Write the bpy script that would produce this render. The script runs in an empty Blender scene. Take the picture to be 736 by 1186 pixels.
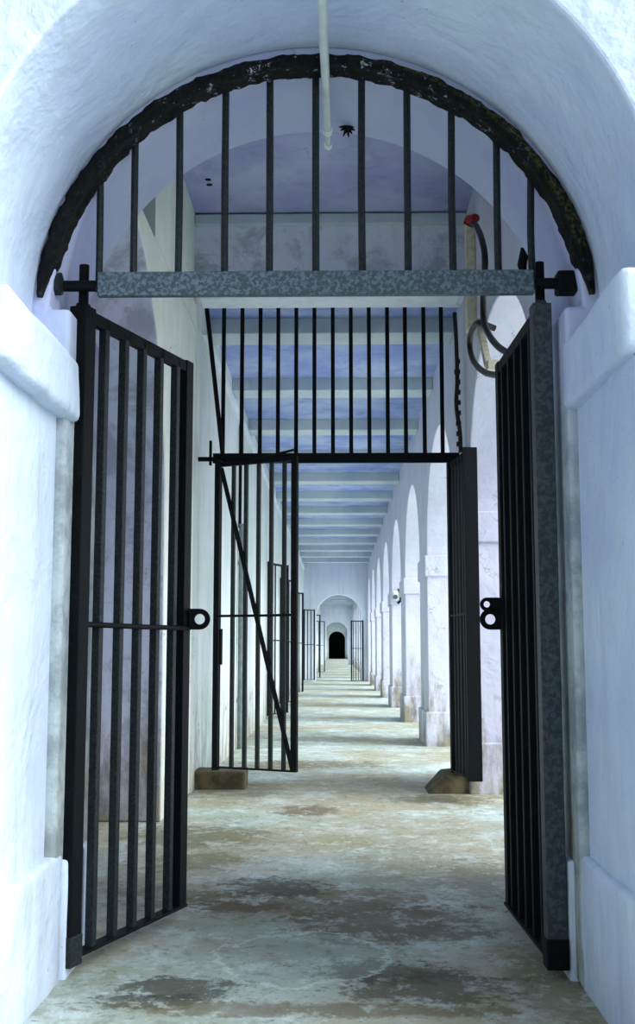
import bpy, bmesh, math, random
from mathutils import Vector, Matrix
random.seed(7)
S = bpy.context.scene
COL = S.collection
PI = math.pi

# ---------------------------------------------------------------- materials
def lin(c):
    return tuple((x/12.92 if x <= .04045 else ((x+.055)/1.055)**2.4) for x in c)
def rgb(r, g, b):
    return lin((r/255, g/255, b/255)) + (1,)

class NT:
    def __init__(s, name):
        s.m = bpy.data.materials.new(name); s.m.use_nodes = True
        s.t = s.m.node_tree; s.n = s.t.nodes; s.l = s.t.links
        s.b = s.n['Principled BSDF']
        s.geo = s.n.new('ShaderNodeNewGeometry'); s.pos = s.geo.outputs['Position']
    def scaled(s, v):
        m = s.n.new('ShaderNodeVectorMath'); m.operation = 'MULTIPLY'
        s.l.new(s.pos, m.inputs[0]); m.inputs[1].default_value = v
        return m.outputs[0]
    def noise(s, scale, detail=6, rough=.6, vec=None, off=0, dist=0):
        n = s.n.new('ShaderNodeTexNoise'); n.inputs['Scale'].default_value = scale
        n.inputs['Detail'].default_value = detail; n.inputs['Roughness'].default_value = rough
        n.inputs['Distortion'].default_value = dist
        src = vec if vec is not None else s.pos
        if off:
            a = s.n.new('ShaderNodeVectorMath'); a.operation = 'ADD'; s.l.new(src, a.inputs[0])
            a.inputs[1].default_value = (off, off*1.7, -off); src = a.outputs[0]
        s.l.new(src, n.inputs['Vector'])
        return n.outputs['Fac']
    def ramp(s, f, a, b, lo=0., hi=1.):
        r = s.n.new('ShaderNodeMapRange'); r.interpolation_type = 'SMOOTHSTEP'
        s.l.new(f, r.inputs['Value']); r.inputs['From Min'].default_value = a; r.inputs['From Max'].default_value = b
        r.inputs['To Min'].default_value = lo; r.inputs['To Max'].default_value = hi
        return r.outputs[0]
    def math(s, op, a, b):
        m = s.n.new('ShaderNodeMath'); m.operation = op
        for i, v in enumerate((a, b)):
            if isinstance(v, (int, float)): m.inputs[i].default_value = v
            else: s.l.new(v, m.inputs[i])
        return m.outputs[0]
    def mix(s, f, a, b):
        m = s.n.new('ShaderNodeMix'); m.data_type = 'RGBA'
        if isinstance(f, (int, float)): m.inputs[0].default_value = f
        else: s.l.new(f, m.inputs[0])
        for i, v in ((6, a), (7, b)):
            if isinstance(v, tuple): m.inputs[i].default_value = v
            else: s.l.new(v, m.inputs[i])
        return m.outputs[2]
    def xyz(s):
        x = s.n.new('ShaderNodeSeparateXYZ'); s.l.new(s.pos, x.inputs[0]); return x.outputs
    def bump(s, h, strength, dist=.01, prev=None):
        b = s.n.new('ShaderNodeBump'); b.inputs['Strength'].default_value = strength
        b.inputs['Distance'].default_value = dist; s.l.new(h, b.inputs['Height'])
        if prev: s.l.new(prev, b.inputs['Normal'])
        return b.outputs[0]
    def done(s, col, rough, norm=None, metal=0, spec=.3):
        if isinstance(col, tuple): s.b.inputs['Base Color'].default_value = col
        else: s.l.new(col, s.b.inputs['Base Color'])
        if isinstance(rough, (int, float)): s.b.inputs['Roughness'].default_value = rough
        else: s.l.new(rough, s.b.inputs['Roughness'])
        s.b.inputs['Metallic'].default_value = metal
        s.b.inputs['Specular IOR Level'].default_value = spec
        if norm: s.l.new(norm, s.b.inputs['Normal'])
        return s.m

def plaster(name, base, tint, moss=.6, patches=0., patch_col=None, crack=True, bump=.5, damp=0.):
    t = NT(name)
    c = t.mix(t.ramp(t.noise(1.1, 4, .6), .35, .68), base, tint)
    # vertical wash streaks of limewash
    v = t.noise(1, 5, .65, t.scaled((6, 6, .6)), 3)
    c = t.mix(t.math('MULTIPLY', t.ramp(v, .45, .75), .35), c, rgb(176, 188, 205))
    # fine chips
    ch = t.math('MULTIPLY', t.ramp(t.noise(26, 3, .6, off=9), .70, .74), t.ramp(t.noise(2.3, 3, .5, off=4), .45, .6))
    c = t.mix(t.math('MULTIPLY', ch, .55), c, rgb(110, 112, 104))
    if patches:
        p = t.ramp(t.noise(2.2, 9, .72, off=5, dist=.4), .48, .62)
        c = t.mix(t.math('MULTIPLY', p, patches), c, patch_col or rgb(120, 125, 140))
    if crack:
        vo = t.n.new('ShaderNodeTexVoronoi'); vo.feature = 'DISTANCE_TO_EDGE'; vo.inputs['Scale'].default_value = .9
        w = t.n.new('ShaderNodeVectorMath'); w.operation = 'ADD'; t.l.new(t.pos, w.inputs[0])
        nn = t.n.new('ShaderNodeTexNoise'); nn.inputs['Scale'].default_value = 3; nn.inputs['Detail'].default_value = 6
        t.l.new(t.pos, nn.inputs['Vector']); t.l.new(nn.outputs['Color'], w.inputs[1]); t.l.new(w.outputs[0], vo.inputs['Vector'])
        k = t.math('MULTIPLY', t.ramp(vo.outputs['Distance'], 0, .006, 1, 0), t.ramp(t.noise(.8, 2, .5, off=12), .52, .62))
        c = t.mix(t.math('MULTIPLY', k, .55), c, rgb(92, 96, 100))
    z = t.xyz()[2]
    if damp:
        dz = t.math('ADD', z, t.math('MULTIPLY', t.noise(3, 6, .7, off=17), .8))
        c = t.mix(t.math('MULTIPLY', t.ramp(dz, 2.3, 3.2, 1, 0), damp), c, t.mix(t.ramp(t.noise(5, 6, .7, off=19), .4, .62), rgb(172, 186, 180), rgb(120, 134, 124)))
    if moss:
        lim = t.math('ADD', z, t.math('MULTIPLY', t.math('SUBTRACT', t.noise(1, 7, .72, t.scaled((4.5, 4.5, 1.1)), 2), .47), -4.2))
        mk = t.math('MULTIPLY', t.ramp(lim, -.5, .75, 1, 0), moss)
        c = t.mix(mk, c, t.mix(t.ramp(t.noise(7, 5, .6, off=8), .4, .6), rgb(142, 134, 96), rgb(100, 90, 66)))
        edge = t.math('MULTIPLY', t.math('MULTIPLY', t.ramp(z, .40, .52, 0, 1), t.ramp(z, .52, 1.1, 1, 0)),
                      t.ramp(t.noise(4.5, 6, .7, off=21), .57, .66))
        c = t.mix(t.math('MULTIPLY', edge, moss), c, rgb(140, 134, 92))
    n1 = t.bump(t.noise(2.4, 5, .55, dist=.3), bump, .06)
    n2 = t.bump(t.noise(22, 6, .62), bump*.55, .008, n1)
    return t.done(c, .82, n2, spec=.2)

M = {}
M['front'] = plaster('limewash_bluish_white', rgb(204, 219, 236), rgb(188, 202, 232), moss=.22, crack=False, bump=.8)
M['vault'] = plaster('limewash_vault', rgb(190, 200, 226), rgb(180, 184, 224), moss=.8, damp=.75, patches=.12, patch_col=rgb(165, 175, 195))
M['cream'] = plaster('limewash_aged_cream', rgb(226, 232, 222), rgb(212, 222, 210), moss=.4)
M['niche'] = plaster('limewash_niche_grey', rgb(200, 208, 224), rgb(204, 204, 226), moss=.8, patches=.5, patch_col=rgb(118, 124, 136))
M['corr'] = plaster('limewash_corridor', rgb(216, 224, 226), rgb(196, 212, 206), moss=.8)
M['arcade'] = plaster('limewash_arcade', rgb(206, 209, 224), rgb(197, 198, 216), moss=.85)
M['panel'] = plaster('limewash_panel_patchy', rgb(234, 238, 246), rgb(222, 226, 242), moss=0, patches=.7, patch_col=rgb(158, 168, 178))
M['ceil'] = plaster('ceiling_lavender', rgb(178, 184, 218), rgb(156, 160, 206), moss=0, patches=.25, patch_col=rgb(110, 118, 170))
M['ceil2'] = plaster('ceiling_blue', rgb(178, 194, 226), rgb(136, 154, 214), moss=0, patches=.35, patch_col=rgb(96, 114, 200), crack=False)
M['beam'] = plaster('beam_pale_green_white', rgb(205, 216, 220), rgb(184, 200, 208), moss=0, crack=False)
M['slab'] = plaster('fresh_white', rgb(226, 234, 244), rgb(216, 226, 240), moss=0, crack=False, bump=.2)

def iron(name, c1, c2, rough=.42, hammer=.8, scale=70, rust=0., spec=.5):
    t = NT(name)
    n = t.noise(scale, 4, .6, dist=.5)
    c = t.mix(t.ramp(n, .42, .62), c1, c2)
    if rust:
        r = t.math('MULTIPLY', t.ramp(t.noise(9, 8, .75, off=4), .60, .68), rust)
        c = t.mix(r, c, rgb(112, 96, 78))
    h = t.bump(n, hammer, .004)
    return t.done(c, rough, h, 0, spec)
M['iron'] = iron('black_painted_iron', rgb(4, 7, 9), rgb(11, 16, 19), .6, .6, 90, .04, .12)
M['iron_bar'] = iron('black_iron_bars', rgb(20, 28, 30), rgb(36, 46, 48), .5, .8, 80, .06, .22)
M['iron_grey'] = iron('hammered_grey_green_iron', rgb(50, 64, 72), rgb(88, 106, 118), .42, 1., 60, .08, .4)
M['iron_post'] = iron('scuffed_grey_iron', rgb(42, 50, 56), rgb(62, 72, 80), .5, .6, 40, .25, .25)
M['chip'] = iron('chipped_white_paint', rgb(200, 205, 200), rgb(150, 150, 140), .7, .5, 60)

def tar():
    t = NT('rough_black_mossy_iron')
    n = t.noise(30, 8, .75)
    x, y, z = t.xyz()
    side = t.ramp(x, -.1, .35)
    up = t.n.new('ShaderNodeSeparateXYZ'); t.l.new(t.geo.outputs['Normal'], up.inputs[0])
    dx = t.math('SUBTRACT', x, -.09); dz = t.math('SUBTRACT', z, 2.66)
    rr = t.math('SQRT', t.math('ADD', t.math('MULTIPLY', dx, dx), t.math('MULTIPLY', dz, dz)), 0)
    side = t.math('MULTIPLY', side, t.ramp(rr, 1.095, 1.125))
    m = t.math('MULTIPLY', t.math('MULTIPLY', side, t.ramp(t.noise(45, 4, .7, off=2), .45, .6)), t.ramp(t.noise(5, 3, .5), .38, .5))
    c = t.mix(t.ramp(n, .4, .7), rgb(8, 11, 12), rgb(30, 34, 32))
    c = t.mix(t.math('MULTIPLY', m, .6), c, rgb(118, 118, 62))
    w = t.math('MULTIPLY', t.ramp(t.noise(16, 7, .8, off=7), .585, .62), t.ramp(z, 3.2, 3.78, .06, .9))
    c = t.mix(w, c, rgb(196, 204, 216))
    return t.done(c, .8, t.bump(n, 1., .02), 0, .2)
M['tar'] = tar()

def simple(name, c, rough=.5, var=.1, scale=12, spec=.4):
    t = NT(name)
    d = tuple(x*(1-var*2) for x in c[:3]) + (1,)
    n = t.noise(scale, 5, .6)
    return t.done(t.mix(t.ramp(n, .35, .65), c, d), rough, t.bump(n, .2, .003), 0, spec)
M['pvc'] = simple('white_pvc', rgb(206, 218, 216), .4, .06)
M['pvc_white'] = simple('bright_white_fitting', rgb(238, 242, 238), .4, .04)
M['cable'] = simple('black_rubber_cable', rgb(20, 18, 18), .5)
M['redcap'] = simple('red_rubber_cap', rgb(150, 34, 34), .5)
M['wood'] = simple('cream_painted_timber', rgb(214, 208, 180), .6, .12, 20)
M['pipe'] = simple('grey_drain_pipe', rgb(122, 138, 138), .6, .15)
M['sill'] = simple('mossy_brown_concrete', rgb(98, 90, 66), .9, .3, 9)
M['dark'] = simple('dark_unlit_wall', rgb(30, 36, 38), .9)  # near-black wall colour stands in for the gloom of the unlit far room

def floor_mat():
    t = NT('worn_stained_concrete')
    x, y, z = t.xyz()
    c = t.mix(t.ramp(t.noise(1.2, 8, .66), .35, .66), rgb(176, 190, 184), rgb(150, 158, 140))
    c = t.mix(t.math('MULTIPLY', t.ramp(t.noise(3.1, 9, .7, t.scaled((1, .8, 1)), 5), .48, .62), .55), c, rgb(212, 228, 232))
    # soft beige film
    c = t.mix(t.math('MULTIPLY', t.ramp(t.noise(.55, 6, .6, off=14), .42, .6), .7), c, rgb(158, 146, 114))
    wob = t.noise(4.2, 8, .72, off=1); fine = t.noise(17, 8, .75, off=6)
    def blob(cx, cy, rx, ry, col, k, soft=.35, c=c):
        a = t.math('DIVIDE', t.math('SUBTRACT', x, cx), rx); b = t.math('DIVIDE', t.math('SUBTRACT', y, cy), ry)
        d = t.math('SQRT', t.math('ADD', t.math('MULTIPLY', a, a), t.math('MULTIPLY', b, b)), 0)
        d = t.math('ADD', d, t.math('MULTIPLY', t.math('SUBTRACT', wob, .5), 2.6))
        d = t.math('ADD', d, t.math('MULTIPLY', t.math('SUBTRACT', fine, .5), 2.4))
        return t.mix(t.math('MULTIPLY', t.ramp(d, 1-soft, 1+soft*.4, 1, 0), k), c, col)
    B = [  # worn patches of the concrete skin: centre x, y, radii, colour, weight
        (-.1, 6.0, .75, .38, rgb(105, 94, 67), .75), (.25, 5.6, .5, .45, rgb(89, 80, 57), .8),
        (-.35, 6.35, .3, .28, rgb(67, 60, 46), .8), (-.5, 5.9, .28, .14, rgb(86, 67, 46), .8),
        (.33, 4.55, .36, .22, rgb(78, 73, 51), .85), (.22, 4.75, .33, .2, rgb(67, 64, 48), .8),
        (-.62, 4.5, .28, .14, rgb(62, 65, 54), .85), (-.75, 4.35, .2, .1, rgb(56, 62, 54), .8),
        (-.1, 4.25, .8, .09, rgb(102, 89, 60), .7), (-.85, 7.1, .3, .3, rgb(112, 105, 65), .7),
        (-.95, 8.0, .5, .5, rgb(102, 97, 60), .7), (-.9, 6.1, .35, .3, rgb(104, 92, 59), .6),
        (-.25, 9.3, .25, .3, rgb(102, 80, 54), .8), (-.3, 12.9, .9, .5, rgb(104, 94, 65), .75),
        (.45, 7.0, .4, .6, rgb(128, 124, 99), .5), (.8, 6.6, .25, .6, rgb(112, 102, 71), .6),
        (.85, 4.6, .2, .5, rgb(96, 92, 68), .5), (-.2, 16.5, .8, .6, rgb(116, 108, 81), .6),
        (.9, 10.0, .5, .35, rgb(97, 88, 57), .7), (-.9, 10.6, .5, .5, rgb(107, 97, 65), .6)]
    for b in B:
        c = blob(*b, c=c)
    # pale circular rim of an old patch
    a = t.math('DIVIDE', t.math('SUBTRACT', x, -.16), .36); b = t.math('DIVIDE', t.math('SUBTRACT', y, 4.95), .4)
    d = t.math('SQRT', t.math('ADD', t.math('MULTIPLY', a, a), t.math('MULTIPLY', b, b)), 0)
    d = t.math('ADD', d, t.math('MULTIPLY', t.math('SUBTRACT', wob, .5), 1.1))
    inn = t.ramp(d, .9, 1.0, 1, 0)
    c = t.mix(t.math('MULTIPLY', inn, .45), c, rgb(150, 160, 154))
    rim = t.math('MULTIPLY', t.ramp(d, .94, 1.0), t.ramp(d, 1.0, 1.07, 1, 0))
    c = t.mix(t.math('MULTIPLY', rim, .65), c, rgb(206, 220, 214))
    # gritty speckle and worn skin
    g1 = t.noise(9, 10, .8, t.scaled((1, .7, 1)), 40)
    c = t.mix(t.math('MULTIPLY', t.ramp(g1, .50, .62), .45), c, rgb(112, 106, 84))
    g2 = t.noise(5.5, 10, .78, t.scaled((1, .75, 1)), 50)
    c = t.mix(t.math('MULTIPLY', t.ramp(g2, .53, .60), .45), c, rgb(206, 220, 214))
    sp = t.math('MULTIPLY', t.ramp(fine, .55, .62), t.ramp(wob, .46, .56))
    c = t.mix(t.math('MULTIPLY', sp, .6), c, rgb(70, 66, 52))
    sp2 = t.math('MULTIPLY', t.ramp(t.noise(30, 6, .7, off=30), .62, .68), t.ramp(t.noise(3, 4, .6, off=31), .5, .6))
    c = t.mix(t.math('MULTIPLY', sp2, .6), c, rgb(222, 232, 228))
    n = t.bump(wob, .6, .03); n = t.bump(fine, .8, .01, n)
    return t.done(c, t.ramp(t.noise(1.5, 5, .6, off=3), .35, .65, .55, .85), n, spec=.35)
M['floor'] = floor_mat()
M['yard'] = simple('pale_yard_ground', rgb(232, 232, 226), .9, .04, 1.5)

# ---------------------------------------------------------------- mesh helpers
class MB:
    def __init__(s): s.bm = bmesh.new()
    def box(s, x0, x1, y0, y1, z0, z1, mat=None):
        vs = [s.bm.verts.new((x, y, z)) for x in (x0, x1) for y in (y0, y1) for z in (z0, z1)]
        for f in ((0,1,3,2),(4,6,7,5),(0,4,5,1),(2,3,7,6),(0,2,6,4),(1,5,7,3)):
            s.bm.faces.new([vs[i] for i in f])
        if mat: bmesh.ops.transform(s.bm, matrix=mat, verts=vs)
        return s
    def prism(s, pts, axis, a, b):
        """polygon pts in the plane across axis, extruded from a to b"""
        def mk(p, t):
            return {'x': (t, p[0], p[1]), 'y': (p[0], t, p[1]), 'z': (p[0], p[1], t)}[axis]
        A = [s.bm.verts.new(mk(p, a)) for p in pts]; B = [s.bm.verts.new(mk(p, b)) for p in pts]
        s.bm.faces.new(A); s.bm.faces.new(B[::-1])
        n = len(pts)
        for i in range(n): s.bm.faces.new((A[i], B[i], B[(i+1) % n], A[(i+1) % n]))
        return s
    def tube(s, path, r, seg=12, cap=True):
        path = [Vector(p) for p in path]
        if not isinstance(r, (list, tuple)): r = [r]*len(path)
        rings = []; up = None
        for i, p in enumerate(path):
            d = (path[min(i+1, len(path)-1)] - path[max(i-1, 0)]).normalized()
            if up is None:
                up = d.orthogonal().normalized()
            up = (up - d*up.dot(d)).normalized(); sd = d.cross(up)
            rings.append([s.bm.verts.new(p + (up*math.cos(2*PI*k/seg) + sd*math.sin(2*PI*k/seg))*r[i]) for k in range(seg)])
        for a, b in zip(rings, rings[1:]):
            for k in range(seg): s.bm.faces.new((a[k], a[(k+1) % seg], b[(k+1) % seg], b[k]))
        if cap: s.bm.faces.new(rings[0][::-1]); s.bm.faces.new(rings[-1])
        return s
    def build(s, name, mat, parent=None, bevel=0, smooth=False, segs=2, kind=None):
        bmesh.ops.recalc_face_normals(s.bm, faces=s.bm.faces)
        me = bpy.data.meshes.new(name); s.bm.to_mesh(me); s.bm.free()
        me.materials.append(mat)
        o = bpy.data.objects.new(name, me); COL.objects.link(o)
        if parent: o.parent = parent
        if smooth:
            for p in me.polygons: p.use_smooth = True
            try: me.set_sharp_from_angle(angle=math.radians(40))
            except Exception: pass
        if bevel:
            m = o.modifiers.new('bevel', 'BEVEL'); m.width = bevel; m.segments = segs
            m.limit_method = 'ANGLE'; m.angle_limit = math.radians(40)
        if kind: o['kind'] = kind
        return o
def structure(o): o['kind'] = 'structure'; return o
def thing(name, label, cat, loc=(0,0,0), rz=0, group=None):
    o = bpy.data.objects.new(name, None); COL.objects.link(o); o.empty_display_size = .1
    o.location = loc; o.rotation_euler = (0, 0, rz); tag(o, label, cat, group); return o
def tag(o, label, cat, group=None):
    o['label'] = label; o['category'] = cat
    if group: o['group'] = group
    return o
def bez(pts, n=8):
    """Catmull-Rom through pts"""
    P = [Vector(p) for p in pts]; P = [2*P[0]-P[1]] + P + [2*P[-1]-P[-2]]; out = []
    for i in range(1, len(P)-2):
        for k in range(n):
            t = k/n; a, b, c, d = P[i-1:i+3]
            out.append(.5*((2*b)+(c-a)*t+(2*a-5*b+4*c-d)*t*t+(3*b-a-3*c+d)*t**3))
    out.append(P[-2]); return out
def arcpts(cx, cz, rx, rz, n=40, a0=0., a1=PI):
    return [(cx + rx*math.cos(a0+(a1-a0)*i/n), cz + rz*math.sin(a0+(a1-a0)*i/n)) for i in range(n+1)]

# ---------------------------------------------------------------- camera
h = 1.3; f = 1300.
th = math.atan(158/f); ya = math.atan(23/f*math.cos(th))
cam = bpy.data.cameras.new('camera'); co = bpy.data.objects.new('camera', cam); COL.objects.link(co)
co.location = (0, 0, h); co.rotation_euler = (PI/2+th, 0, ya)
cam.sensor_fit = 'VERTICAL'; cam.sensor_height = 36; cam.lens = 36*f/1186
cam.clip_end = 500; cam.clip_start = .05
S.camera = co

# ---------------------------------------------------------------- shell
XL, XR = -1.33, 1.22           # corridor wall faces
# floor
b = MB(); b.box(-8, 8, -6, 4.2, -.3, 0); b.build('ground', M['floor'], kind='structure')
b = MB(); b.box(-3.2, 1.95, 4.2, 146, -.3, 0); b.build('floor', M['floor'], kind='structure')
b = MB(); b.box(1.95, 60, 4.2, 170, -.4, -.12); b.build('floor_yard', M['yard'], kind='structure')

# gate wall: front slab and slightly narrower rear slab, one barrel-vaulted passage
CX = -.09
def portal(y0, y1, jl, jr, r, cz, mat, name, spring, half=6.0, top=6.6, rad_n=64):
    a0 = math.asin(max(-1, (spring-cz)/r))
    arc = arcpts(CX, cz, r, r, rad_n, a0, PI-a0)
    pts = [(half, 0), (half, top), (-half, top), (-half, 0), (jl, 0), (jl, spring)] + arc[::-1] + [(jr, spring), (jr, 0)]
    m = MB(); m.prism(pts, 'y', y0, y1)
    return m.build(name, mat, bevel=.018, segs=3, kind='structure')
portal(3.6, 4.5, -1.145, .975, 1.17, 2.66, M['front'], 'wall_front', 2.50)
portal(4.5, 5.15, -1.105, .94, 1.105, 2.66, M['vault'], 'wall_front', 2.70)

def rough_box(name, x0, x1, y0, y1, z0, z1, mat, amp=.006, step=.05, bev=.03, slope=None):
    """plaster block with soft, hand-trowelled edges"""
    m = MB(); m.box(x0, x1, y0, y1, z0, z1)
    bmesh.ops.bevel(m.bm, geom=list(m.bm.edges), offset=bev, segments=3, affect='EDGES', profile=.5)
    cuts = int(max(x1-x0, y1-y0, z1-z0)/step)
    long_e = [e for e in m.bm.edges if e.calc_length() > step*2.5]
    bmesh.ops.subdivide_edges(m.bm, edges=long_e, cuts=min(cuts, 12), use_grid_fill=True)
    from mathutils import noise as N
    for v in m.bm.verts:
        v.co += N.noise_vector(v.co*5)*amp
    return m.build(name, mat, smooth=True, kind='structure')
# imposts and plinths on the jambs
rough_box('trim_1', .925, 1.6, 3.56, 4.52, 2.262, 2.545, M['front'], .010)
rough_box('trim_2', -1.7, -1.075, 3.56, 4.60, 2.235, 2.50, M['front'], .010)
rough_box('trim_3', .945, 1.6, 3.60, 4.6, -.02, .50, M['front'], .006, bev=.02)
rough_box('trim_4', -1.7, -1.10, 3.60, 4.6, -.02, .49, M['front'], .006, bev=.02)
rough_box('trim_5', -1.6, -1.08, 4.6, 5.16, -.02, .46, M['front'], .004, bev=.015)
rough_box('trim_6', .915, 1.6, 4.62, 5.16, -.02, .46, M['front'], .004, bev=.015)

# right arcade: piers and arches
HALF, RISE, SPR, BAY, C0, TW = 1.82, 1.42, 2.54, 4.95, 8.52, .62
nb = 27
def arcade(y0, y1, mat, name, top=5.6):
    cs = [C0+BAY*k for k in range(nb) if y0 < C0+BAY*k-HALF and C0+BAY*k+HALF < y1]
    pts = [(y0, top), (y0, 0)]
    for c in cs:
        pts += [(c-HALF, 0), (c-HALF, SPR)] + arcpts(c, SPR, HALF, RISE, 32)[::-1][1:-1] + [(c+HALF, SPR), (c+HALF, 0)]
    pts += [(y1, 0), (y1, top)]
    m = MB(); m.prism(pts, 'x', XR, XR+TW)
    return m.build(name, mat, bevel=.012, kind='structure'), cs
wr1, cs1 = arcade(5.15, 45.4, M['arcade'], 'wall_right')
wr2, cs2 = arcade(45.4, 90.2, M['arcade'], 'wall_right')
wr3, cs3 = arcade(90.2, 141, M['arcade'], 'wall_right')
# pier plinths and impost bands
pl = None; im = None; k = 7
for wr, cs in ((wr1, cs1), (wr2, cs2), (wr3, cs3)):
    for a, c in zip(cs, cs[1:]):
        y0, y1 = a+HALF, c-HALF
        if pl is None:
            m = MB(); m.box(XR-.035, XR+TW+.03, -.03, BAY-2*HALF+.03, -.02, .455); pl = m.build('pier_plinth', M['arcade'], wr, bevel=.015, segs=2)
            m = MB(); m.box(XR-.03, XR+TW+.025, -.025, BAY-2*HALF+.025, 2.27, 2.56); im = m.build('pier_impost', M['arcade'], wr, bevel=.015, segs=2)
            p, q = pl, im
        else:
            p = pl.copy(); COL.objects.link(p); p.parent = wr
            q = im.copy(); COL.objects.link(q); q.parent = wr
        p.location = (0, y0, 0); q.location = (0, y0, 0)

# left wall with the arched recess beside the passage
NC, NH, NR, NS = 6.75, 1.86, 1.9, 2.3
narc = [p for p in arcpts(NC, NS, NH, NR, 40)[::-1] if p[0] > 5.35]
pts = [(5.15, 4.3), (5.15, 0), (5.35, 0)] + narc + [(8.65, 0), (10.3, 0), (10.3, 4.3)]
m = MB(); m.prism(pts, 'x', XL-.75, XL)
wl = m.build('wall_left', M['cream'], bevel=.02, segs=3, kind='structure')
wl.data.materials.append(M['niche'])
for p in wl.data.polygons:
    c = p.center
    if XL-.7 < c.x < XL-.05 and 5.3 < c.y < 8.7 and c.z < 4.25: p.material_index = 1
b = MB(); b.box(XL-.9, XL-.75, 5.0, 10.3, 0, 4.3); b.build('wall_left', M['niche'], kind='structure')
b = MB(); b.box(XL-.8, XL-.5, 5.15, 7.9, 4.3, 5.5); b.build('wall_left', M['cream'], kind='structure')
b = MB(); b.box(XL-.8, XL, 7.9, 10.3, 4.3, 5.5); b.build('wall_left', M['cream'], kind='structure')
b = MB(); b.box(XL-.4, XL, 10.3, 146, 0, 5.2); b.build('wall_left', M['corr'], kind='structure')

# lobby ceiling, upper wall over the second gate, its cornice and white lintel box
b = MB(); b.box(-2.2, XR+TW, 5.15, 10.15, 5.36, 5.6); b.build('ceiling', M['ceil'], kind='structure')
b = MB(); b.box(-2.0, XR+.3, 10.15, 10.75, 4.63, 5.6); b.build('wall_inner', M['panel'], bevel=.015, kind='structure')
b = MB(); b.box(XL, XR, 10.09, 10.16, 5.24, 5.345); b.build('trim_7', M['beam'], bevel=.012, kind='structure')
b = MB(); b.box(-1.275, 1.14, 9.98, 10.3, 4.49, 4.615); b.build('trim_8', M['slab'], bevel=.03, segs=4, kind='structure')
# pairs of dark fixing holes, chips on the cornice are in the plaster
def holes(x, y):
    m = MB()
    for dy in (0, .11):
        m.tube([(x, y+dy, 5.358), (x, y+dy, 5.37)], .028, 10)
    return m.build('fixing_holes', M['iron'], kind='structure')

# corridor ceiling with shallow cross beams
b = MB(); b.box(XL-.4, XR+TW, 10.75, 146, 4.71, 5.2); b.build('ceiling', M['ceil2'], kind='structure')
bm0 = None; y = 11.35
while y < 139:
    if not (44.6 < y < 46.2 or 89.4 < y < 91):
        if bm0 is None:
            m = MB(); m.box(XL, XR, 0, .45, 4.55, 4.72); bm0 = m.build('ceiling_beam', M['beam'], bevel=.012, kind='structure'); o = bm0
        else:
            o = bm0.copy(); COL.objects.link(o)
        o.location = (0, y, 0)
    y += 2.6

# end walls with arched openings
def arch_wall(name, y0, y1, xa, xb, top, mat, x0=XL-.1, x1=XR+.1, z1=5.0):
    r = (xb-xa)/2; cx = (xa+xb)/2; sp = top-r
    pts = [(x1, 0), (x1, z1), (x0, z1), (x0, 0), (xa, 0)] + arcpts(cx, sp, r, r, 32)[::-1] + [(xb, 0)]
    m = MB(); m.prism(pts, 'y', y0, y1); return m.build(name, mat, bevel=.01, kind='structure')
arch_wall('wall_far', 45.2, 46.0, -.86, .98, 3.46, M['slab'])
arch_wall('wall_far', 90.0, 90.8, -1.06, .86, 3.40, M['slab'])
arch_wall('wall_back', 140.0, 141., -1.08, .96, 3.40, M['corr'])
# unlit room past the last doorway
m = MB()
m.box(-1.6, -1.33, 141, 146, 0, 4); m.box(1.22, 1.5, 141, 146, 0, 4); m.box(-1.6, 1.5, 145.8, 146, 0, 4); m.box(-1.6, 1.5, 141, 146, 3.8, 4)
m.build('unlit_room', M['dark'], kind='structure')
# greenish ledge line high on the left wall, low plaster band
m = MB(); m.box(XL, XL+.05, 10.8, 44, 4.38, 4.43); m.build('trim_9', M['slab'], kind='structure')

# concrete sill block under the left leaf and the hump under the right leaf
rough_box('trim_10', XL-.05, -.86, 10.62, 11.05, -.05, .165, M['sill'], .01, bev=.02)
m = MB(); m.prism([(.80, -.02), (.86, .05), (.97, .17), (1.12, .18), (1.25, .16), (1.25, -.02)], 'y', 10.35, 10.85)
m.build('trim_11', M['sill'], bevel=.02, kind='structure')

# ---------------------------------------------------------------- first gate: fanlight grille
G = 4.60
fan = thing('fanlight_grille', 'black arched iron fanlight grille with hammered crossbar in the nearest archway', 'grille', (CX, G, 2.82))
def rel(o, root):
    """keep world coordinates for a part parented to an unrotated root"""
    o.parent = root; o.location = Vector(o.location) - Vector(root.location); return o
from mathutils import noise as N
# ring
m = MB(); n = 150; R1, R0 = 1.142, 1.094; cz = 2.66
rings = []
for i in range(n+1):
    a = math.radians(4.5) + (PI-math.radians(9))*i/n
    prof = [(R0, -.04), (R0+.008, .01), (R0, .06), (R1+.03, .06), (R1+.03, 0), (R1+.01, -.02), (R1-.004, -.04), ((R0+R1)/2, -.05)]
    ring = []
    for (r, dy) in prof:
        v = Vector((CX+r*math.cos(a), 4.485+dy, cz+r*.975*math.sin(a)))
        v += N.noise_vector(v*16)*.010 + N.noise_vector(v*45)*.007
        end = min(i, n-i)
        if end < 8: v = v.lerp(Vector((CX+1.15*math.cos(a), 4.485, cz+1.13*.975*math.sin(a))), .7*(1-end/8))
        ring.append(m.bm.verts.new(v))
    rings.append(ring)
for a, b2 in zip(rings, rings[1:]):
    for k in range(8): m.bm.faces.new((a[k], a[(k+1) % 8], b2[(k+1) % 8], b2[k]))
m.bm.faces.new(rings[0]); m.bm.faces.new(rings[-1][::-1])
o = rel(m.build('arch_frame', M['tar'], smooth=True), fan); o['label'] = 'rough mossy black arch band'
m = MB(); m.box(-1.005, .825, G-.055, G-.02, 2.768, 2.872)
o = rel(m.build('crossbar', M['iron_grey'], bevel=.004), fan); o['label'] = 'hammered grey-green flat crossbar'
zr = 2.828
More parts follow.
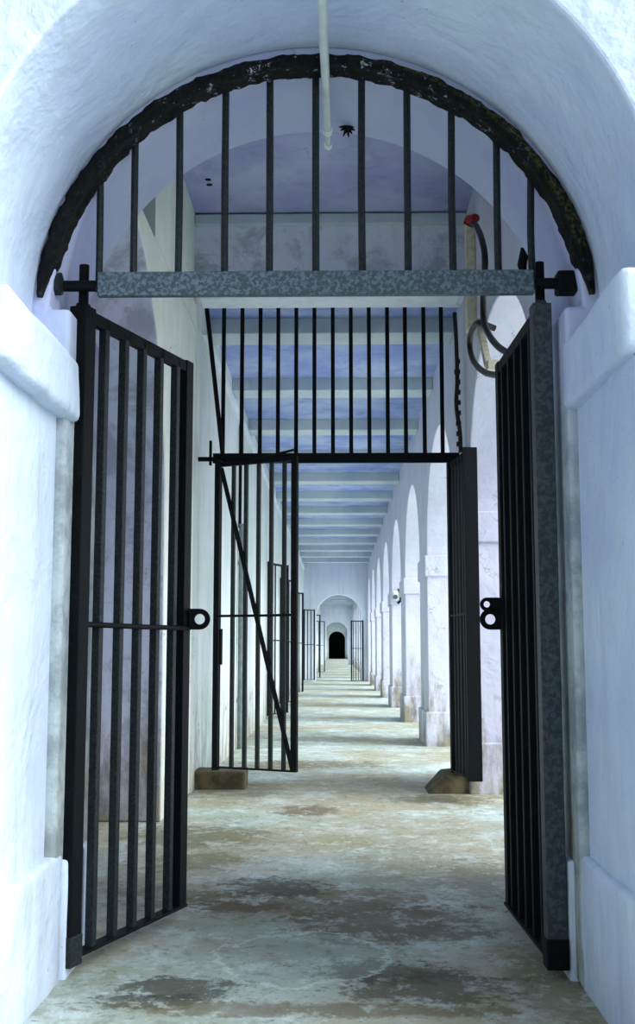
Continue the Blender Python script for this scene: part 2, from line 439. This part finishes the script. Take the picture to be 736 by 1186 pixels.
m = MB(); m.tube([(-1.17, G, zr), (-.99, G, zr)], .024, 14); rel(m.build('end_rod', M['iron'], smooth=True), fan)
m = MB(); m.tube([(.81, G, zr), (.97, G, zr)], .024, 14); rel(m.build('end_rod', M['iron'], smooth=True), fan)
m = MB(); m.tube([(-1.275, G-.03, zr), (-1.262, G-.03, zr), (-1.225, G-.03, zr), (-1.185, G-.03, zr), (-1.162, G-.03, zr), (-1.158, G-.03, zr)],
                 [.004, .020, .040, .050, .050, .030], 8)
o = rel(m.build('spear_finial', M['iron_bar']), fan)
m = MB(); m.box(.925, 1.035, G-.045, G+.045, zr-.045, zr+.045); rel(m.build('end_block', M['iron'], bevel=.01), fan)
m = MB(); m.tube([(1.03, G, zr), (1.075, G, zr)], .035, 10); rel(m.build('end_collar', M['iron'], smooth=True), fan)
for px in (115, 155, 207, 261, 313, 367, 421, 474, 526, 578, 617):
    x = -1.008+(px-115)*.003652
    zt = cz + math.sqrt(max(0, 1.11**2-(x-CX)**2))
    m = MB(); m.tube([(x, G-.01, 2.80), (x+random.uniform(-.003, .003), G-.01, (2.8+zt)/2), (x, G-.03, zt)], .0155, 8)
    rel(m.build('bar', M['iron_bar'], smooth=True), fan)

# ---------------------------------------------------------------- gate leaves
def leaf(name, label, loc, ang, L, z0, z1, post, bars, stile, group, brace=False, mirror=1, mats=('iron', 'iron_bar'), eye=None, pin=True, postmat=None, midz=1.40, barw=.030, sd=.022):
    t = thing(name, label, 'gate', (loc[0], loc[1], 0), ang, group)
    I, Bm = M[mats[0]], M[mats[1]]
    m = MB(); m.box(-post/2, post/2, -post/2, post/2, z0, z1)
    if post > .06:  # rounded shoulders of the forged post
        bmesh.ops.bevel(m.bm, geom=[e for e in m.bm.edges if abs(e.verts[0].co.z-z1) < .001 and abs(e.verts[1].co.z-z1) < .001], offset=.018, segments=3, affect='EDGES')
    m.build('hinge_post', postmat or I, t, bevel=.004)
    if pin:
        m = MB(); m.tube([(0, 0, z1-.02), (0, 0, z1+.17)], post*.26, 14); m.build('hinge_pin', I, t, smooth=True)
        m = MB(); m.box(-post*.56, post*.56, -post*.56, post*.56, z0, z0+.12); m.build('foot_shoe', Bm, t, bevel=.006)
    m = MB(); m.box(L-stile, L, -sd, sd, z0+.02, z1-.015); m.build('lock_stile', I, t, bevel=.003)
    rt = .055 if post > .06 else .04
    m = MB(); m.box(post/2-.005, L-.004, -.018, .018, z1-.02-rt, z1-.02); m.build('top_rail', I, t, bevel=.003)
    m = MB(); m.box(post/2-.005, L-.004, -.03, .03, z0+.02, z0+.034); m.build('bottom_rail', I, t, bevel=.002)
    m = MB(); m.tube([(post/2-.01, -.021, midz), (L*.5, -.023, midz-.002), (L-.01, -.021, midz)], .012, 10); m.build('mid_rail', I, t, smooth=True)
    for u in bars:
        j = random.uniform(-.003, .003)
        m = MB(); m.box(u*L-barw/2, u*L+barw/2, -barw/2, barw/2, z0+.03, z1-.03); m.build('bar', Bm, t, bevel=.003)
    if brace:
        a = Vector((.05, -.03, z1-.08)); b = Vector((L-.03, -.03, z0+.04)); d = (b-a); ln = d.length
        m = MB(); m.box(0, ln, -.006, .006, -.022, .022, Matrix.Translation(a) @ Matrix.Rotation(math.atan2(-d.z, d.x), 4, 'Y'))
        o = m.build('diagonal_brace', I, t, bevel=.002)
        m = MB(); m.tube([(.42*L, -.03, z1-.03), (L-.02, -.035, z1+.035)], .012, 8); m.build('slide_bolt', I, t, smooth=True)
        m = MB(); m.box(.04, .065, -.03, .0, 1.15, 1.48); m.build('stop_plate', I, t, bevel=.002)
    return t
def eye_plate(t, L, z, wdir, double=False):
    """flat hasp plate with a hole, standing off the lock stile, facing the viewer"""
    m = MB(); w, r, hr = .115, .040, .018
    outer = [(-.03, -r), ] + [(w-r+r*math.cos(a), r*math.sin(a)) for a in [(-PI/2+PI*i/14) for i in range(15)]] + [(-.03, r)]
    seg = 24
    def plate(cx, cz, R, hR, rect):
        # rounded plate as a ring of quads round the hole
        o = []; i_ = []
        for k in range(seg):
            a = 2*PI*k/seg; c, s = math.cos(a), math.sin(a)
            if c < 0 and rect:
                q = max(abs(s), 1e-6); s_ = max(-1, min(1, s*1.6)); X = cx + c*rect; Z = cz + R*s_
            else: X = cx + R*c; Z = cz + R*s
            o.append((X, Z)); i_.append((cx+hR*c, cz+hR*s))
        th = .008
        V = {}
        for key, P_, y in (('of', o, -th), ('ob', o, th), ('if', i_, -th), ('ib', i_, th)):
            V[key] = [m.bm.verts.new((p[0], y, p[1])) for p in P_]
        for k in range(seg):
            j = (k+1) % seg
            m.bm.faces.new((V['of'][k], V['of'][j], V['if'][j], V['if'][k]))
            m.bm.faces.new((V['ob'][j], V['ob'][k], V['ib'][k], V['ib'][j]))
            m.bm.faces.new((V['of'][j], V['of'][k], V['ob'][k], V['ob'][j]))
            m.bm.faces.new((V['if'][k], V['if'][j], V['ib'][j], V['ib'][k]))
    plate(.072, 0, .052, .026, .10)
    if double: plate(.088, .075, .034, .016, .085)
    # turn the plate square to the passage whatever the leaf's angle
    ang = t.rotation_euler.z
    bmesh.ops.transform(m.bm, matrix=Matrix.Translation((L-.012, 0, z)) @ Matrix.Rotation(-ang + (0 if wdir > 0 else PI), 4, 'Z'), verts=m.bm.verts)
    m.build('lock_eye', M['iron'], t, bevel=.002)

bars5 = (.175, .345, .51, .675, .845)
lx, ly = -1.088, 4.66
ex, ey = -.765, 5.60
L1 = math.hypot(ex-lx, ey-ly)+.03
t = leaf('iron_gate', 'near left gate leaf, black iron bars seen face-on, lock eye on its far stile', (lx, ly), math.atan2(ey-ly, ex-lx), L1, .04, 2.77, .082, bars5, .075, None, barw=.036)
eye_plate(t, L1, 1.445, 1)
rx, ry = .868, 4.66
ex, ey = .842, 5.60
t = leaf('iron_gate', 'near right gate leaf, swung open edge-on, with a scuffed grey hinge post', (rx, ry), math.atan2(ey-ry, ex-rx), L1, .04, 2.77, .080, bars5, .075, None, postmat=M['iron_post'], mats=('iron', 'iron'), barw=.038)  # bars use the darker iron too, painting in the shade on this leaf
eye_plate(t, L1, 1.445, -1, True)

# second gate
G2 = 10.6
tr = thing('transom_grille', 'tall black barred transom grille above the second gate, under the white lintel', 'grille', (0, G2, 3.05))
zc0 = 3.06
m = MB(); m.box(-1.19, 1.17, G2-.02, G2+.02, zc0, zc0+.095); rel(m.build('crossbar', M['iron'], bevel=.004), tr)
m = MB(); m.box(-1.225, -1.20, G2-.02, G2+.02, zc0-.02, zc0+.22); m.box(-1.335, -1.19, G2-.02, G2+.02, zc0+.02, zc0+.06); rel(m.build('wall_hook', M['iron'], bevel=.004), tr)
m = MB(); m.box(1.16, 1.225, G2-.02, G2+.02, zc0+.02, zc0+.07); rel(m.build('wall_hook', M['iron'], bevel=.004), tr)
for i, (px) in enumerate((259, 280.5, 301.7, 322.5, 343.5, 364.6, 386, 407, 428, 449.3, 470, 491.5, 512)):
    x = -1.096+(px-259)*.008332
    m = MB(); m.box(x-.019, x+.019, G2-.015, G2+.015, zc0+.05, 4.625); rel(m.build('bar', M['iron'], bevel=.003), tr)
m = MB(); a = Vector((-1.262, G2-.06, 4.60)); bb = Vector((-1.09, G2-.03, zc0+.05)); m.tube([a, bb], .022, 8); o = rel(m.build('stay_rod', M['iron'], smooth=True), tr)
bars_b = (.20, .36, .52, .68, .84)
hx, hy, fx, fy = -1.125, 10.52, -.36, 10.15
L2 = math.hypot(fx-hx, fy-hy)
t = leaf('iron_gate', 'second gate leaf on the left, see-through bars crossed by a long diagonal brace', (hx, hy), math.atan2(fy-hy, fx-hx), L2, .19, 3.07, .055, bars_b, .058, None, brace=True, pin=False, midz=1.60, barw=.034)
hx, hy, fx, fy = 1.075, 10.5, 1.165, 9.68
L3 = math.hypot(fx-hx, fy-hy)
t = leaf('iron_gate', 'second gate leaf on the right, swung open edge-on and reading almost solid black', (hx, hy), math.atan2(fy-hy, fx-hx), L3, .165, 3.06, .07, bars_b, .05, None, pin=False, midz=1.60, barw=.05, sd=.06, mats=('iron', 'iron'))

# gates further down the corridor
def small_leaf(label, x, y, ang, L, z0, z1, nb_, group=None, bw=.03):
    t = leaf('cell_gate', label, (x, y), ang, L, z0, z1, .045, [(i+1)/(nb_+1) for i in range(nb_)], .04, group, pin=False, midz=1.45 if z1 > 2.7 else 1.3, barw=bw)
    return t
small_leaf('tall cell gate seen through the braced leaf, nearest of those along the left wall', -1.28, 21.0, math.radians(68), .85, .06, 2.92, 2, bw=.025)
small_leaf('cell gate on the left wall, second one behind the braced leaf', -1.28, 25.6, math.radians(70), .7, .06, 2.90, 2, bw=.025)
small_leaf('cell gate on the left wall, third one, half hidden by the braced leaf free stile', -1.28, 31.5, math.radians(68), .8, .06, 2.90, 2, bw=.025)
small_leaf('distant gate leaf folded back at the left of the first far archway', -.92, 45.1, math.radians(246), .95, .05, 2.85, 2)
small_leaf('distant gate leaf at the right of the first far archway', 1.02, 45.1, math.radians(220), .62, .02, 2.42, 4, bw=.024)
small_leaf('tiny gate leaf on the left wall just past the first far archway', -1.28, 47.5, math.radians(55), .95, .05, 2.75, 1)
small_leaf('tiny gate leaf on the left wall, farthest one before the dark doorway', -1.28, 59, math.radians(50), .95, .05, 2.75, 1)

# ---------------------------------------------------------------- pipes, cables, fittings
pp = thing('pvc_pipe', 'white plastic pipe running along the crown of the nearest vault', 'pipe', (-.045, 4.3, 3.70))
zc_ = 3.715
m = MB(); m.tube([(-.055, 3.58, zc_+.022), (-.055, 3.7, zc_+.018), (-.05, 4.2, zc_), (-.045, 4.52, zc_-.015), (-.04, 4.98, zc_-.035)], .0185, 16); rel(m.build('pipe_run', M['pvc'], smooth=True), pp)
m = MB(); m.tube([(-.0405, 4.93, zc_-.033), (-.040, 4.965, zc_-.034)], .0235, 16); rel(m.build('clip', M['pvc_white'], smooth=True), pp)
m = MB(); m.tube([(-.0395, 4.98, zc_-.035), (-.039, 5.09, zc_-.04)], .014, 14); rel(m.build('inner_conduit', M['pvc'], smooth=True), pp)
m = MB(); m.tube([(-.039, 5.075, zc_-.04), (-.039, 5.10, zc_-.042), (-.039, 5.125, zc_-.043)], [.020, .018, .006], 14); rel(m.build('end_cap', M['pvc_white'], smooth=True), pp)
# rusted star-shaped stub on the vault soffit
m = MB()
for k in range(9):
    a = k*.7; r = random.uniform(.022, .048)
    c = Vector((.052, 5.05, 3.742)); e = c + Vector((math.cos(a)*r, random.uniform(-.02, .02), math.sin(a)*r*.75-.012))
    m.tube([c, (c+e)/2 + Vector((0, 0, .003)), e], [.012, .008, .002], 6)
tag(m.build('rusted_stub', M['tar'], smooth=True), 'small black star-shaped rusted stub on the vault right of the white pipe end', 'fixing')

# cream trunking with the capped black cable
tk = thing('cable_trunking', 'cream timber cable trunking on the right wall above the second gate', 'trunking', (XR-.05, 9.8, 3.6))
m = MB(); m.box(XR-.085, XR-.002, 9.50, 9.62, 4.05, 5.10); rel(m.build('cover', M['wood'], bevel=.006), tk)
A, B = Vector((1.17, 9.175, 4.025)), Vector((1.17, 8.63, 3.5)); d = (B-A).normalized(); q = Vector((0, d.z, -d.y))*.03
m = MB(); m.prism([((A+q).y, (A+q).z), ((A-q).y, (A-q).z), ((B-q).y, (B-q).z), ((B+q).y, (B+q).z)], 'x', 1.165, XR-.002); rel(m.build('slanting_slat', M['wood'], bevel=.004), tk)
m = MB(); m.box(1.18, XR+.55, B.y-.05, B.y+.03, B.z-.035, B.z+.04); rel(m.build('cross_batten', M['wood'], bevel=.006), tk)
def on_wall(pts, xw):   # points (y, z) along the right wall, held off it by a little
    return [(xw, y, z) for y, z in pts]
cb = thing('power_cable', 'black cable with red cap looping down the right wall from the cream trunking top', 'cable', (XR-.04, 9.3, 4.9))
c1 = on_wall([(8.78, 4.715), (8.512, 4.596), (8.221, 4.388), (8.049, 4.177), (8.124, 3.991), (8.19, 3.878), (8.161, 3.723), (7.898, 3.543), (7.487, 3.347), (7.007, 3.165)], 1.10)
m = MB(); m.tube(bez(c1, 8), .024, 10); rel(m.build('cable', M['cable'], smooth=True), cb)
m = MB(); a = Vector(c1[0]); m.tube([a + Vector((-.03, .02, .0)), a + Vector((-.012, 0, .035)), a + Vector((.02, -.1, .015))], [.045, .05, .034], 12); rel(m.build('red_cap', M['redcap'], smooth=True), cb)
c2 = on_wall([(8.447, 3.795), (8.823, 3.87), (9.061, 3.859), (9.076, 3.753), (8.807, 3.574), (8.298, 3.375), (7.754, 3.214), (7.056, 3.047)], 1.105)
c2 = [(XR+.005, c2[0][1]+.02, c2[0][2]-.04)] + c2
m = MB(); m.tube(bez(c2, 8), .024, 10); tag(m.build('power_cable', M['cable'], smooth=True), 'lower black cable loop hanging past the cream batten beside the right wall', 'cable')
c3 = [(1.135, 10.5, 4.505), (1.147, 10.5, 4.181), (1.15, 10.5, 3.843), (1.138, 10.5, 3.591), (1.167, 10.5, 3.341), (1.172, 10.5, 3.141)]
m = MB(); m.tube(bez(c3, 6), .02, 8)
for k in range(9): m.box(c3[4][0]-.035+random.uniform(-.01, .01), c3[4][0]+.01, 10.47, 10.52, 3.2+.1*k, 3.24+.1*k)
tag(m.build('power_cable', M['cable'], smooth=True), 'ragged black cable hanging down beside the right end of the transom grille', 'cable')
# hook high on the right wall
m = MB(); m.tube([(XR+.01, 6.75, 3.74), (XR-.05, 6.75, 3.75), (XR-.06, 6.8, 3.68), (XR-.04, 6.85, 3.60)], [.02, .035, .03, .015], 8)
tag(m.build('wall_hook', M['iron'], smooth=True), 'small black iron hook on the right wall above the right hinge', 'hook')
# bulkhead lamp on a pier
wlamp = thing('wall_lamp', 'small white wall lamp with dark bracket on a distant arcade pier', 'lamp', (1.32, 25.18, 2.46))
m = MB(); m.box(1.24, 1.37, 25.10, 25.22, 2.36, 2.58); rel(m.build('housing', M['pvc_white'], bevel=.03), wlamp)
m = MB(); m.tube([(1.37, 25.12, 2.62), (1.42, 25.1, 2.52), (1.42, 25.1, 2.36), (1.35, 25.12, 2.30)], .03, 8); rel(m.build('bracket', M['iron'], smooth=True), wlamp)
m = MB(); m.tube([(1.30, 25.06, 2.44), (1.30, 25.10, 2.44)], [.04, .055], 12); rel(m.build('lens', M['iron_grey'], smooth=True), wlamp)
# grey downpipe on the left wall
dp = thing('drain_pipe', 'grey drain pipe on the left wall behind the braced gate leaf', 'pipe', (-1.27, 14.9, 0))
m = MB(); m.tube([(-1.27, 14.9, .0), (-1.27, 14.9, 2.95)], .045, 14); rel(m.build('pipe_run', M['pipe'], smooth=True), dp)
m = MB(); m.tube([(-1.30, 14.9, 2.9), (-1.30, 14.9, 4.3)], .022, 8); rel(m.build('upper_rod', M['iron'], smooth=True), dp)
for z in (.6, 2.4):
    m = MB(); m.tube([(-1.27, 14.9, z), (-1.27, 14.9, z+.05)], .052, 14); rel(m.build('clip', M['pipe'], smooth=True), dp)
for x in (-1.12, -.18): holes(x, 9.35)

# ---------------------------------------------------------------- daylight
w = bpy.data.worlds.new('overcast_sky'); S.world = w; w.use_nodes = True
nt = w.node_tree; bg = nt.nodes['Background']
tc = nt.nodes.new('ShaderNodeTexCoord'); sp = nt.nodes.new('ShaderNodeSeparateXYZ'); nt.links.new(tc.outputs['Generated'], sp.inputs[0])
mr = nt.nodes.new('ShaderNodeMapRange'); nt.links.new(sp.outputs[2], mr.inputs['Value'])
mr.inputs['From Min'].default_value = -.1; mr.inputs['From Max'].default_value = .8
mx = nt.nodes.new('ShaderNodeMix'); mx.data_type = 'RGBA'; nt.links.new(mr.outputs[0], mx.inputs[0])
mx.inputs[6].default_value = (.86, .95, 1.0, 1); mx.inputs[7].default_value = (.70, .83, 1.0, 1)
# the overcast is brighter over the open yard on the right, dimmer behind the viewer
m2 = nt.nodes.new('ShaderNodeMapRange'); nt.links.new(sp.outputs[0], m2.inputs['Value'])
m2.inputs['From Min'].default_value = -.6; m2.inputs['From Max'].default_value = .9
m2.inputs['To Min'].default_value = .38; m2.inputs['To Max'].default_value = 1.9
m3 = nt.nodes.new('ShaderNodeMapRange'); nt.links.new(sp.outputs[1], m3.inputs['Value'])
m3.inputs['From Min'].default_value = -.9; m3.inputs['From Max'].default_value = .1
m3.inputs['To Min'].default_value = .72; m3.inputs['To Max'].default_value = 1.05
mm = nt.nodes.new('ShaderNodeMath'); mm.operation = 'MULTIPLY'; nt.links.new(m2.outputs[0], mm.inputs[0]); nt.links.new(m3.outputs[0], mm.inputs[1])
nt.links.new(mx.outputs[2], bg.inputs['Color']); nt.links.new(mm.outputs[0], bg.inputs['Strength'])
def sun(name, d, e, ang, col):
    L = bpy.data.lights.new(name, 'SUN'); L.energy = e; L.angle = math.radians(ang); L.color = col
    o = bpy.data.objects.new(name, L); COL.objects.link(o)
    o.rotation_euler = Vector(d).to_track_quat('-Z', 'Y').to_euler(); return o
sun('hazy_sun', (-.76, .30, -.62), 3.5, 50, (1.0, 1.0, .98))

v = S.view_settings; v.view_transform = 'Standard'; v.look = 'None'; v.gamma = 1; v.use_curve_mapping = False
v.exposure = 0.64
